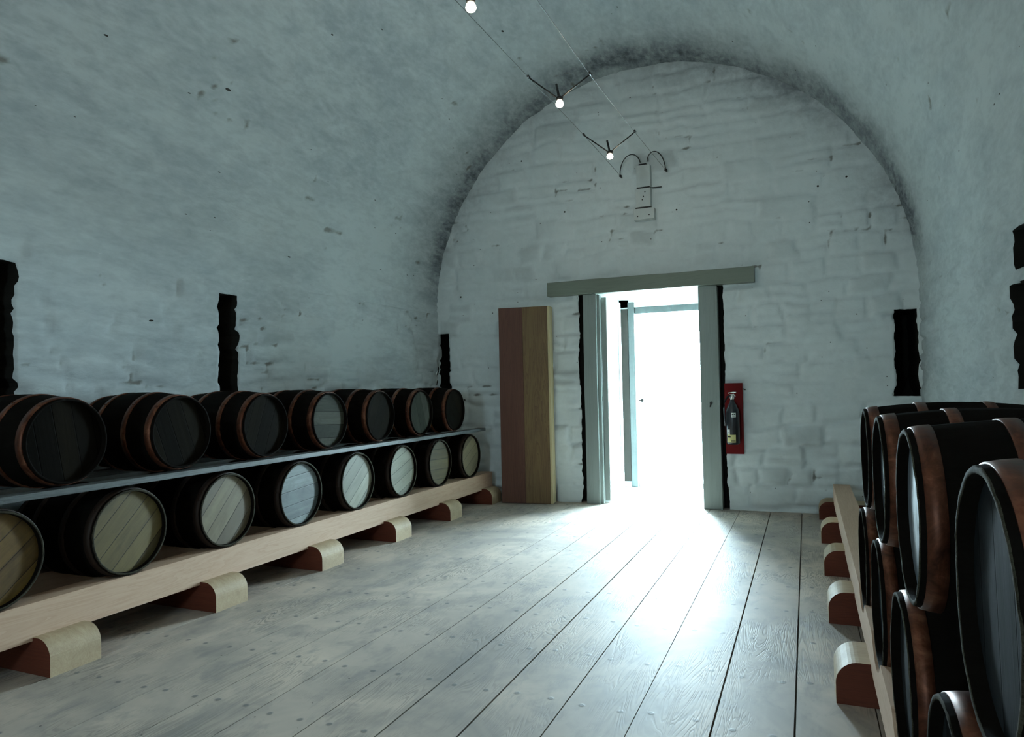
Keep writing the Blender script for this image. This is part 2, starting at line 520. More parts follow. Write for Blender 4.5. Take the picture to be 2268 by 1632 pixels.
def add_tube(bm, pts, r, seg=8, cap=True):
    pts = [Vector(p) for p in pts]
    rings = []
    for i, p in enumerate(pts):
        d = (pts[min(i + 1, len(pts) - 1)] - pts[max(i - 1, 0)]).normalized()
        a = d.cross(Vector((0, 0, 1)))
        if a.length < 0.05:
            a = d.cross(Vector((1, 0, 0)))
        a.normalize()
        c = d.cross(a)
        rr = r[i] if isinstance(r, (list, tuple)) else r
        rings.append([bm.verts.new(p + a * rr * math.cos(2 * PI * k / seg) + c * rr * math.sin(2 * PI * k / seg)) for k in range(seg)])
    for a, b in zip(rings, rings[1:]):
        for k in range(seg):
            bm.faces.new((a[k], a[(k + 1) % seg], b[(k + 1) % seg], b[k]))
    if cap:
        bm.faces.new(rings[0][::-1])
        bm.faces.new(rings[-1])


def add_lathe(bm, prof, seg, axis='X', centre=(0, 0, 0), closed=False):
    """prof: list of (along, radius)"""
    c = Vector(centre)
    rings = []
    for a, r in prof:
        ring = []
        for k in range(seg):
            t = 2 * PI * k / seg
            if axis == 'X':
                p = (a, r * math.cos(t), r * math.sin(t))
            elif axis == 'Z':
                p = (r * math.cos(t), r * math.sin(t), a)
            else:
                p = (r * math.cos(t), a, r * math.sin(t))
            ring.append(bm.verts.new(c + Vector(p)))
        rings.append(ring)
    n = len(rings)
    for i in range(n if closed else n - 1):
        a, b = rings[i], rings[(i + 1) % n]
        for k in range(seg):
            bm.faces.new((a[k], a[(k + 1) % seg], b[(k + 1) % seg], b[k]))
    if not closed:
        for ring, (a, r) in ((rings[0], prof[0]), (rings[-1], prof[-1])):
            if r > 1e-5:
                bm.faces.new(ring)
    return rings


# ------------------------------------------------------------------ masonry grids
def lines(a, b, step, keep=()):
    """sorted grid lines from a to b about step apart, passing exactly through keep"""
    marks = sorted(set([a, b] + [k for k in keep if a < k < b]))
    out = []
    for p, q in zip(marks, marks[1:]):
        n = max(1, int(round((q - p) / step)))
        out += [p + (q - p) * i / n for i in range(n)]
    out.append(b)
    return np.array(out)


def masonry(name, U, V, place, holes, disp, attrs, mats, depth_dir, recess=0.5):
    """Grid over (U,V); place(u,v,d)->xyz; holes: (u0,u1,v0,v1,deep); disp(u,v)->offset into the room"""
    uu, vv = np.meshgrid(U, V, indexing='ij')
    nu, nv = uu.shape
    uj, vj = uu.copy(), vv.copy()
    for h in holes:
        u0, u1, v0, v1 = h[:4]
        eps = 1e-6
        inu = (uu > u0 - eps) & (uu < u1 + eps)
        inv = (vv > v0 - eps) & (vv < v1 + eps)
        jag = lambda s, t, sd: 0.011 * (fbm(s * 30, s * 0 + t, sd) * 2) + 0.028 * np.clip(vnoise(s * 9.5, s * 0 + t, sd + 3) - 0.72, 0, 1) * 3
        for sgn, uval in ((-1, u0), (1, u1)):
            m = (np.abs(uu - uval) < eps) & inv
            uj[m] += sgn * jag(vv[m], uval * 5, 11)[...]
            if len(h) > 5 and h[5]:
                fl = np.clip(1 - (vv[m] - v0) / 0.09, 0, 1)
                uj[m] += sgn * 0.035 * fl
        for sgn, vval in ((-1, v0), (1, v1)):
            m = (np.abs(vv - vval) < eps) & inu
            vj[m] += sgn * 0.4 * jag(uu[m], vval * 5, 31)
    d = disp(uj, vj)
    P = place(uj, vj, d)
    verts = P.reshape(-1, 3)
    idx = np.arange(nu * nv).reshape(nu, nv)
    cu = (uu[:-1, :-1] + uu[1:, 1:]) / 2
    cv = (vv[:-1, :-1] + vv[1:, 1:]) / 2
    keep = np.ones(cu.shape, bool)
    for h in holes:
        keep &= ~((cu > h[0]) & (cu < h[1]) & (cv > h[2]) & (cv < h[3]))
    q = np.stack([idx[:-1, :-1], idx[1:, :-1], idx[1:, 1:], idx[:-1, 1:]], -1)[keep]
    bm = bmesh.new()
    layers = {k: bm.verts.layers.float.new(k) for k in attrs}
    bv = [bm.verts.new(v) for v in verts.tolist()]
    for f in q.tolist():
        fc = bm.faces.new([bv[i] for i in f])
        fc.smooth = True
    # attributes
    for k, fn in attrs.items():
        L = layers[k]
        vals = fn(uu, vv).reshape(-1)
        for b_, x in zip(bv, vals.tolist()):
            b_[L] = x
    # recesses: walls run back from the hole's rim
    for h in holes:
        if h[4] <= 0:
            continue
        u0, u1, v0, v1 = h[:4]
        iu = np.where((U > u0 - 1e-6) & (U < u1 + 1e-6))[0]
        iv = np.where((V > v0 - 1e-6) & (V < v1 + 1e-6))[0]
        rim = [idx[i, iv[0]] for i in iu] + [idx[iu[-1], j] for j in iv[1:]] + [idx[i, iv[-1]] for i in iu[::-1][1:]] + [idx[iu[0], j] for j in iv[::-1][1:-1]]
        prev = [bv[i] for i in rim]
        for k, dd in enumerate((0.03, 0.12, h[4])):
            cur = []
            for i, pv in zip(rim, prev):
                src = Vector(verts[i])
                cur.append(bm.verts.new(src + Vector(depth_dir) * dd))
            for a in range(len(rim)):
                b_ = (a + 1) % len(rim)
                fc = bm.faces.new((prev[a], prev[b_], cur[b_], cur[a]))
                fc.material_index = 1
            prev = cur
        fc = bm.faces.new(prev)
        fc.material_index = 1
    bmesh.ops.delete(bm, geom=[v for v in bm.verts if not v.link_faces], context='VERTS')
    me = bpy.data.meshes.new(name)
    bm.to_mesh(me)
    bm.free()
    return tag(link(name, me, mats), kind='structure')


def tint_attr(seed, ch=0.18, cw=0.30, v0=0.0):
    def f(u, v):
        s, g = stones(u, v + v0, seed, ch, cw)
        return np.clip((s + 0.5 - 0.70) * 3.0, 0, 0.75) * np.clip(1 - g * 2, 0, 1) * np.clip(vnoise(u * 2, v * 2, seed + 70) * 1.6 - .2, 0, 1)
    return f

def crack_attr(seed, dens=0.5, ch=0.18, cw=0.30):
    def f(u, v):
        s, g = stones(u, v, seed, ch, cw)
        m = np.clip((vnoise(u * 2.6, v * 3.4, seed + 40) - dens) * 5, 0, 1)
        fine = np.clip((vnoise(u * 14, v * 20, seed + 44) - 0.35) * 3, 0, 1)
        return np.clip(g, 0, 1) ** 3 * m * fine * 1.1
    return f


# end wall (u = x, v = z)
SLOT_Z = (0.97, 1.665)
def disp_end(u, v):
    s, g = stones(u, v, 3)
    amp = 0.55 + 0.45 * np.clip((2.3 - v) / 1.2, 0, 1) + 0.5 * np.clip(vnoise(u * 1.1, v * 1.1, 50) - 0.5, 0, 1)
    return amp * (0.036 * s - 0.034 * g) + 0.030 * fbm(u * 2.2, v * 2.2, 60) + 0.010 * fbm(u * 9, v * 9, 61)

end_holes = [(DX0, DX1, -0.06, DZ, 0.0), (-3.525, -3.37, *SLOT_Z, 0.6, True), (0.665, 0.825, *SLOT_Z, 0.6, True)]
def dark_mask_end(u, v):  # darker towards the arch edge, patchy
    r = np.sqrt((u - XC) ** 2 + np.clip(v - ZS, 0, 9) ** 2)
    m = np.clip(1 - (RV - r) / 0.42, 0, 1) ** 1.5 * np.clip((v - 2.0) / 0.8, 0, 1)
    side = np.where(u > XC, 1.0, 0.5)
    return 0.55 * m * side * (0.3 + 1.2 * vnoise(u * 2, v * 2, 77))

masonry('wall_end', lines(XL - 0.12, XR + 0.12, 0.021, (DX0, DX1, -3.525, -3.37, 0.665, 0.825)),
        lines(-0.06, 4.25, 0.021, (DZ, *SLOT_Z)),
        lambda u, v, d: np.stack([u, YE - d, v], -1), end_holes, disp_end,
        {'crack': crack_attr(3, 0.52), 'tint': tint_attr(3), 'dark_mask': dark_mask_end}, [M_END, M_DARKSTONE], (0, 1, 0))


def disp_side(seed):
    def f(u, v):
        s, g = stones(u, v, seed, 0.13, 0.34)
        lo = np.clip((2.1 - v) / 1.0, 0, 1)
        fade = np.clip((v - 0.0) / 0.05, 0, 1)
        # strong rubble low down, and near the far end
        far = np.clip((u - 3.9) / 0.8, 0, 1)
        amp = (0.30 + 0.5 * lo + 0.45 * far * lo)
        return fade * (amp * (0.034 * s - 0.034 * g)) + 0.030 * fbm(u * 1.8, v * 1.8, seed + 60) * np.clip((6.37 - u) / 0.3, 0, 1)
    return f


# side walls (u = y, v = z) and vault (u = y, v = arc length), sharing the displacement at the springing
DL = disp_side(21)
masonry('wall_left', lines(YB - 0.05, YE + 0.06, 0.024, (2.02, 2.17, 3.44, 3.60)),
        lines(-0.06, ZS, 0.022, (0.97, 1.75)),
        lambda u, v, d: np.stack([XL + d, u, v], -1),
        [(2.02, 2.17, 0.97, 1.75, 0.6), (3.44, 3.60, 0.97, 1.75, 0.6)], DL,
        {'crack': crack_attr(21, 0.45, 0.13, 0.34), 'tint': tint_attr(21, 0.13, 0.34), 'dark_mask': lambda u, v: 0.16 * np.clip(vnoise(u * .9, v * 1.3, 5) - 0.3, 0, 1) + 0 * u},
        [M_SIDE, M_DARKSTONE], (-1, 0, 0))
DR = lambda u, v: DL(u, RV * PI - (v - ZS) + ZS) if False else disp_side(22)(u, v)
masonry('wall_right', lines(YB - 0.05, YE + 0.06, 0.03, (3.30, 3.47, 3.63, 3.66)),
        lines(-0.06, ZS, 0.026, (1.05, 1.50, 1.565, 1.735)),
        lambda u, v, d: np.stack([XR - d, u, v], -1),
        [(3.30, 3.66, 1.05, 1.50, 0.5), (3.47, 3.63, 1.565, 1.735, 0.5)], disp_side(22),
        {'crack': crack_attr(22, 0.5, 0.13, 0.34), 'dark_mask': lambda u, v: 0.12 + 0 * u}, [M_SIDE, M_DARKSTONE], (1, 0, 0))

ARC = PI * RV
def disp_vault(u, v):
    s, g = stones(u, v + ZS, 21, 0.13, 0.34)
    w = np.clip(1 - v / 1.0, 0, 1)
    wr = np.clip(1 - (ARC - v) / 0.8, 0, 1)
    a = DL(u, v + ZS)
    b = disp_side(22)(u, ZS + (ARC - v))
    mid = 0.26 * (0.030 * s - 0.024 * g) + 0.030 * fbm(u * 1.8, v * 1.8, 81)
    return a * w + b * wr * (1 - w) + mid * (1 - w) * (1 - wr)
def place_vault(u, v, d):
    t = PI - v / RV
    r = RV - d
    return np.stack([XC + r * np.cos(t), u, ZS + r * np.sin(t)], -1)
def dark_mask_vault(u, v):  # darker towards the end wall, plus broad darker patches
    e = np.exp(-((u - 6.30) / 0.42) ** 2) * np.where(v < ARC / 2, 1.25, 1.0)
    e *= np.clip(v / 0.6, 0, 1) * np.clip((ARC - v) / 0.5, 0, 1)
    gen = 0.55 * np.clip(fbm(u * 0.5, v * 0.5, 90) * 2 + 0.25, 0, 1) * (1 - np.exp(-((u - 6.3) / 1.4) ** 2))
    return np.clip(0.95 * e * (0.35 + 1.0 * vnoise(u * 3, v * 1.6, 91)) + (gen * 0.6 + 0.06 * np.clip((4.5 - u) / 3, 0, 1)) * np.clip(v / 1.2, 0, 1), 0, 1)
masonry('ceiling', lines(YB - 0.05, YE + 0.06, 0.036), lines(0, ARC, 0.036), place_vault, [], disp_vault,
        {'crack': lambda u, v: crack_attr(21, 0.66, 0.13, 0.34)(u, v + ZS), 'dark_mask': dark_mask_vault}, [M_SIDE], (0, 0, 1))

# wall behind the camera, with a small unseen window added for fill light
bx0, bx1, bz0, bz1 = FILL_WINDOW
bm = bmesh.new()
for a in ((XL - .12, bx0, -.06, 4.25), (bx1, XR + .12, -.06, 4.25), (bx0, bx1, -.06, bz0), (bx0, bx1, bz1, 4.25)):
    add_box(bm, a[0], a[1], YB - 0.25, YB, a[2], a[3])
add_box(bm, -4.5, XL - .12, YB - 0.25, YB, -.06, 4.9)
add_box(bm, XR + .12, 1.9, YB - 0.25, YB, -.06, 4.9)
add_box(bm, XL - .12, XR + .12, YB - 0.25, YB, 4.25, 4.9)
tag(obj('wall_back', bm, M_PASS), kind='structure')
bm = bmesh.new()
add_box(bm, bx0, bx1, YB - 0.2, YB - 0.15, bz0, bz0 + 0.06)
add_box(bm, bx0, bx1, YB - 0.2, YB - 0.15, bz1 - 0.06, bz1)
add_box(bm, bx0, bx0 + 0.06, YB - 0.2, YB - 0.15, bz0, bz1)
add_box(bm, bx1 - 0.06, bx1, YB - 0.2, YB - 0.15, bz0, bz1)
add_box(bm, (bx0 + bx1) / 2 - .02, (bx0 + bx1) / 2 + .02, YB - 0.2, YB - 0.15, bz0, bz1)
tag(obj('fill_window_1', bm, M_FRAME), kind='structure')

# ------------------------------------------------------------------ floor
rnd = random.Random(5)
bm = bmesh.new()
k0 = int(math.floor((XL - 0.1 + 0.065) / 0.2465))
x = -0.065 + k0 * 0.2465
while x < XR + 0.1:
    ga, gb = rnd.choice((0.0015, 0.0025, 0.0038)), rnd.choice((0.0015, 0.0025, 0.0038))
    tl, tr = rnd.uniform(-0.0012, 0.0), rnd.uniform(-0.0012, 0.0)
    vs = add_box(bm, x + ga, x + 0.2465 - gb, YB - 0.3, YE + 0.12, -0.03, 0.0)
    for v in vs:
        if v.co.z > -0.01:
            v.co.z += tl if v.co.x < x + 0.1 else tr
    x += 0.2465
add_box(bm, XL - .15, XR + .15, YB - 0.3, YE + 0.12, -0.06, -0.032)
tag(obj('floor', bm, M_FLOOR), kind='structure')

# ------------------------------------------------------------------ doorway passage
YI, YO = YE + 0.12, 7.62
bm = bmesh.new()
def grid_wall(bm, p00, p10, p01, n, m, amp, seed):
    p00, p10, p01 = map(Vector, (p00, p10, p01))
    nrm = (p10 - p00).cross(p01 - p00).normalized()
    rows = []
    for i in range(n + 1):
        r_ = []
        for j in range(m + 1):
            p = p00 + (p10 - p00) * (i / n) + (p01 - p00) * (j / m)
            s = float(fbm(np.array(i * 0.31), np.array(j * 0.31), seed))
            r_.append(bm.verts.new(p + nrm * amp * s * 2))
        rows.append(r_)
    for i in range(n):
        for j in range(m):
            f = bm.faces.new((rows[i][j], rows[i + 1][j], rows[i + 1][j + 1], rows[i][j + 1]))
            f.smooth = True
# reveals behind the jambs (left splays slightly), soffit, masonry above the outer frame
grid_wall(bm, (-1.83, YI, -0.05), (-1.875, YO - 0.12, -0.05), (-1.83, YI, 2.1), 14, 26, 0.012, 5)
grid_wall(bm, (-0.79, YO - 0.12, -0.05), (-0.80, YI, -0.05), (-0.79, YO - 0.12, 2.1), 14, 26, 0.012, 8)
grid_wall(bm, (-2.0, YI - 0.1, 2.03), (-2.0, YO, 2.03), (-0.6, YI - 0.1, 2.03), 14, 16, 0.012, 9)
add_box(bm, -2.1, -0.5, YO - 0.10, YO, 1.945, 2.30)
add_box(bm, -2.1, -1.87, YO - 0.12, YO + 0.02, -0.05, 2.3)
add_box(bm, -1.875, -1.77, YO - 0.10, YO + 0.02, -0.05, 2.3)
add_box(bm, -0.80, -0.5, YO - 0.12, YO + 0.02, -0.05, 2.3)
tag(obj('wall_doorway', bm, M_PASS), kind='structure')
# rough dark masonry joint round the frame
bm = bmesh.new()
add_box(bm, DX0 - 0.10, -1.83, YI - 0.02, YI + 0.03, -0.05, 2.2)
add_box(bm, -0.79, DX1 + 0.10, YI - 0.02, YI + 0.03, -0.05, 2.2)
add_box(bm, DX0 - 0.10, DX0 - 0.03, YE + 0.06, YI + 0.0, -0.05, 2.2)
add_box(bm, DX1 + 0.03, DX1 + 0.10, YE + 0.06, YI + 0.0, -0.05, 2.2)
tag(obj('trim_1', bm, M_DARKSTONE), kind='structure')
# light-tight masonry around the passage
bm = bmesh.new()
add_box(bm, -2.5, -2.12, YE + 0.2, YO + 0.02, -0.06, 2.6)
add_box(bm, -0.48, -0.1, YE + 0.2, YO + 0.02, -0.06, 2.6)
add_box(bm, -2.5, -0.1, YE + 0.2, YO + 0.02, 2.32, 2.6)
# unseen outer slabs added round the room to stop sky light leaking in
add_box(bm, -4.5, -4.3, YB - 0.2, YE + 0.95, -0.1, 4.9)
add_box(bm, 1.7, 1.9, YB - 0.2, YE + 0.95, -0.1, 4.9)
add_box(bm, -4.5, 1.9, YB - 0.2, YE + 0.95, 4.7, 4.9)
add_box(bm, -4.5, 1.9, YB - 0.2, YE + 0.95, -0.3, -0.1)
add_box(bm, -4.5, -2.45, YE + 0.75, YE + 0.95, -0.1, 4.9)
add_box(bm, -0.15, 1.9, YE + 0.75, YE + 0.95, -0.1, 4.9)
add_box(bm, -2.5, -0.1, YE + 0.75, YE + 0.95, 2.55, 4.9)
tag(obj('wall_light_shell', bm, M_PASS), kind='structure')
bm = bmesh.new()
add_box(bm, -2.1, -0.5, YE + 0.12, YO + 0.05, -0.06, -0.004)
add_box(bm, -1.9, -0.75, YO - 0.04, YO + 0.16, -0.05, 0.045)
tag(obj('floor_doorway', bm, M_PASS), kind='structure')
bm = bmesh.new()
add_box(bm, -20, 16, YO + 0.1, 40, -0.2, -0.06)
tag(obj('ground', bm, M_GROUND), kind='structure')

# inner door frame and its open leaf
door = empty('door_1', (-1.32, YE, 0), kind='structure')
def place(o, par):
    o.parent = par
    o.matrix_parent_inverse = Matrix.Translation(par.location).inverted()
    return o

def warped_board(x0, x1, y0, y1, z0, z1, n, axis, amp, seed):
    """board with slightly wavy arrises"""
    bm = bmesh.new()
    rr = random.Random(seed)
    secs = []
    ph = [rr.uniform(0, 6) for _ in range(8)]
    for i in range(n + 1):
        t = i / n
        w = [amp * (math.sin(t * 9 + ph[k]) * 0.6 + math.sin(t * 23 + ph[k + 4]) * 0.3 + rr.uniform(-.25, .25)) for k in range(4)]
        if axis == 'X':
            x = x0 + (x1 - x0) * t
            ps = [(x, y0 + w[0] * .3, z0 + w[0]), (x, y1, z0 + w[0]), (x, y1, z1 + w[1]), (x, y0 + w[1] * .3, z1 + w[1])]
        else:
            z = z0 + (z1 - z0) * t
            ps = [(x0 + w[0], y0 + w[0] * .3, z), (x1 + w[1], y0 + w[1] * .3, z), (x1 + w[1], y1, z), (x0 + w[0], y1, z)]
        secs.append([bm.verts.new(p) for p in ps])
    for a, b in zip(secs, secs[1:]):
        for k in range(4):
            bm.faces.new((a[k], a[(k + 1) % 4], b[(k + 1) % 4], b[k]))
    bm.faces.new(secs[0][::-1]); bm.faces.new(secs[-1])
    return bm

place(obj('lintel', warped_board(-2.265, -0.386, YE - 0.075, YE + 0.02, 1.962, 2.096, 40, 'X', 0.003, 1), M_FRAMEH, bevel=0.003), door)
place(obj('jamb', warped_board(-1.925, -1.80, YE - 0.035, YE + 0.16, 0.0, 1.962, 40, 'Z', 0.0025, 2), M_FRAME, bevel=0.003), door)
place(obj('jamb', warped_board(-0.862, -0.705, YE - 0.035, YE + 0.16, 0.0, 1.962, 40, 'Z', 0.0025, 3), M_FRAME, bevel=0.003), door)
bm = bmesh.new()
add_box(bm, -1.80, -1.772, YE + 0.0, YE + 0.05, 0.0, 1.955)
add_box(bm, -0.722, -0.70, YE - 0.045, YE + 0.1, 0.0, 1.955)
place(obj('frame_bead', bm, M_FRAME, bevel=0.004), door)
bm = bmesh.new()
add_lathe(bm, [(YE - 0.048, 0.0), (YE - 0.048, 0.011), (YE - 0.034, 0.013)], 12, 'Y', (-0.775, 0, 0.93))
add_tube(bm, [(-0.777, YE - 0.042, 0.925), (-0.782, YE - 0.045, 0.895)], 0.006)
place(obj('keyhole_plate', bm, M_KNOB), door)
leaf = empty('door_2', (-1.75, YE + 0.06, 0), kind='structure')
bm = bmesh.new()
add_box(bm, -1.772, -1.728, YE + 0.055, YE + 0.60, 0.02, 1.935)
place(obj('door_leaf', bm, M_FRAME, bevel=0.004), leaf)
bm = bmesh.new()
add_box(bm, -1.728, -1.72, YE + 0.055, YE + 0.60, 1.70, 1.935)
add_box(bm, -1.728, -1.72, YE + 0.055, YE + 0.60, 0.02, 0.25)
add_box(bm, -1.728, -1.72, YE + 0.055, YE + 0.14, 0.25, 1.7)
add_box(bm, -1.728, -1.72, YE + 0.51, YE + 0.60, 0.25, 1.7)
place(obj('door_rail', bm, M_PASS, bevel=0.002), leaf)
bm = bmesh.new()
add_tube(bm, [(-1.79, YE + 0.045, 0.86), (-1.785, YE + 0.03, 0.90), (-1.778, YE + 0.03, 0.96), (-1.776, YE + 0.04, 1.0)], 0.007, 8)
place(obj('door_hook', bm, M_KNOB), leaf)

# outer frame and leaf
outer = empty('door_3', (-1.3, YO, 0), kind='structure')
bm = bmesh.new()
add_box(bm, -1.775, -1.705, YO - 0.11, YO, 0.0, 2.0)
place(obj('jamb', bm, M_OUTER, bevel=0.006), outer)
bm = bmesh.new()
add_box(bm, -0.86, -0.79, YO - 0.11, YO, 0.0, 1.98)
place(obj('jamb', bm, M_OUTER, bevel=0.006), outer)
bm = bmesh.new()
add_box(bm, -1.705, -0.86, YO - 0.09, YO, 1.875, 1.945)
place(obj('head_rail', bm, M_OUTER, bevel=0.004), outer)
bm = bmesh.new()
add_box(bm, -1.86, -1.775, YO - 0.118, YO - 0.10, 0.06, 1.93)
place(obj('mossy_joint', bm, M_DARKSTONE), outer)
ol = empty('door_4', (-1.7, YO, 0), kind='structure')
bm = bmesh.new()
add_box(bm, -1.745, -1.705, YO + 0.01, YO + 0.75, 0.05, 1.87)
place(obj('door_leaf', bm, M_OUTER, bevel=0.004), ol)
bm = bmesh.new()
add_lathe(bm, [(-0.0, 0.006), (0.02, 0.008), (0.024, 0.02), (0.045, 0.022), (0.055, 0.012), (0.056, 0.0)], 16, 'X', (-1.705, YO + 0.045, 0.93))
place(obj('door_knob', bm, M_KNOB, smooth=True), ol)

# ------------------------------------------------------------------ stillage beams and feet
BL = 0.54
LOW_L = [1.705 + 0.59 * k for k in range(8)]
UP_L = [2.00 + 0.59 * k for k in range(7)]
LOW_R = [3.02, 2.43, 1.84, 1.25]
UP_R = [2.73, 2.15, 1.57, 0.99]
HXL, HXR = -2.872, 0.178
LOWL_Z, LOWR_Z = 0.474, 0.412
UPL_Z, UPR_Z = 0.911, 0.831
R_LOW, R_UP, R_UPR, BULGE = 0.193, 0.180, 0.170, 0.022

def body_r(s, r):                       # s = distance from the middle of the barrel
    return r + BULGE * (1 - (s / (BL / 2)) ** 2)

def cradle_beam(x0, x1, y0, y1, z0, z1, ys, zc, mid, side):
    N = int((y1 - y0) / 0.012)
    bm = bmesh.new()
    secs = []
    xs = (x0, x1)
    for i in range(N + 1):
        y = y0 + (y1 - y0) * i / N
        tops = []
        for xx in xs:
            s = min(abs(xx - mid), BL / 2)
            rr = body_r(s, R_LOW) + 0.004
            zt = z1
            for yc in ys:
                q = rr * rr - (y - yc) ** 2
                if q > 0:
                    zt = min(zt, zc - math.sqrt(q))
            tops.append(zt)
        secs.append([bm.verts.new(p) for p in ((x0, y, z0), (x1, y, z0), (x1, y, tops[1]), (x0, y, tops[0]))])
    for a, b in zip(secs, secs[1:]):
        for k in range(4):
            bm.faces.new((a[k], a[(k + 1) % 4], b[(k + 1) % 4], b[k]))
    bm.faces.new(secs[0][::-1]); bm.faces.new(secs[-1])
    return bm

def centre_origin(o):
    """move the object's origin to the base centre of its mesh"""
    bb = [Vector(c) for c in o.bound_box]
    c = Vector(((min(p.x for p in bb) + max(p.x for p in bb)) / 2, (min(p.y for p in bb) + max(p.y for p in bb)) / 2, min(p.z for p in bb)))
    o.data.transform(Matrix.Translation(-c))
    o.location = o.location + c
    return o

midL, midR = HXL - BL / 2, HXR + BL / 2
for (x0, x1, y0, y1, zc, mid, ys, lab) in (
        (-2.985, -2.865, 0.4, 6.27, LOWL_Z, midL, LOW_L, 'long pale pine beam under the front of the left-hand bottom barrels'),
        (-3.42, -3.30, 0.4, 6.27, LOWL_Z, midL, LOW_L, 'rear pine beam against the wall under the left-hand bottom barrels'),
        (0.172, 0.292, 0.3, 6.14, LOWR_Z, midR, LOW_R, 'long pale pine beam under the front of the right-hand bottom barrels'),
        (0.605, 0.70, 0.3, 6.14, LOWR_Z, midR, LOW_R, 'rear pine beam against the wall under the right-hand bottom barrels')):
    o = obj('stillage_beam', cradle_beam(x0, x1, y0, y1, 0.13, 0.28, ys, zc, mid, 1), M_BEAM)
    tag(o, lab, 'beam')
    centre_origin(o)

def foot_mesh():
    """block along +x, its -x end the rounded nose; local origin at the nose's bottom near corner"""
    bm = bmesh.new()
    L, W, H, R = 0.68, 0.215, 0.145, 0.075
    prof = [(0, 0)]
    for k in range(11):
        a = PI / 2 * k / 10
        prof.append((R - R * math.cos(a), H - R + R * math.sin(a)))
    # notch where the front beam sits
    prof += [(0.109, H), (0.109, 0.128), (L, 0.128), (L, 0)]
    a = [bm.verts.new((x, 0, z)) for x, z in prof]
    b = [bm.verts.new((x, W, z)) for x, z in prof]
    n = len(prof)
    for i in range(n):
        bm.faces.new((a[i], a[(i + 1) % n], b[(i + 1) % n], b[i]))
    f1 = bm.faces.new(a[::-1]); f2 = bm.faces.new(b)
    bmesh.ops.triangulate(bm, faces=[f1, f2])
    bmesh.ops.recalc_face_normals(bm, faces=bm.faces)
    me = bpy.data.meshes.new('beam_foot')
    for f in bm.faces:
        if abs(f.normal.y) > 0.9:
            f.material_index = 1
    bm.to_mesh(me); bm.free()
    me.materials.append(M_FOOT); me.materials.append(M_FOOTSHADE)
    return me

fm = foot_mesh()
ords = ['nearest the camera', 'second from the camera', 'third from the camera', 'fourth from the camera', 'fifth from the camera', 'farthest, beside the tall wooden box']
for k in range(6):
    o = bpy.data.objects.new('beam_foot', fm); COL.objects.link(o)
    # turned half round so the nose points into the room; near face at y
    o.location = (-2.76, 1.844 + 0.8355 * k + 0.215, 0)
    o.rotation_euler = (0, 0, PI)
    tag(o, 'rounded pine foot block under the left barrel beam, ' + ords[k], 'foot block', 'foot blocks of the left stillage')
ordr = ['nearest the camera', 'second from the camera', 'third from the camera', 'fourth from the camera', 'farthest, against the end wall']
for k, y in enumerate((2.653, 3.511, 4.358, 5.221, 6.10)):
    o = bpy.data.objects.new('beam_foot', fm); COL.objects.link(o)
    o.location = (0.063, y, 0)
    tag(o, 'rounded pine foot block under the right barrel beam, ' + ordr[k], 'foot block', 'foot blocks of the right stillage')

def rail(x0, x1, y0, y1, z0, z1, lab):
    o = obj('support_rail', warped_board(x0, x1, y0, y1, z0, z1, 2, 'X', 0.0, 4), M_PLANK, bevel=0.003)
    tag(o, lab, 'rail'); centre_origin(o)
rail(-2.95, -2.868, 0.9, 6.14, 0.688, 0.716, 'thin weathered grey rail carrying the front of the left upper barrels')
rail(-3.41, -3.33, 0.9, 6.14, 0.688, 0.716, 'thin weathered rail near the wall carrying the back of the left upper barrels')
rail(0.30, 0.35, 0.5, 3.3, 0.628, 0.632, 'thin dark rail carrying the front of the right upper barrels')
rail(0.545, 0.595, 0.5, 3.3, 0.628, 0.632, 'thin dark rail near the wall carrying the back of the right upper barrels')

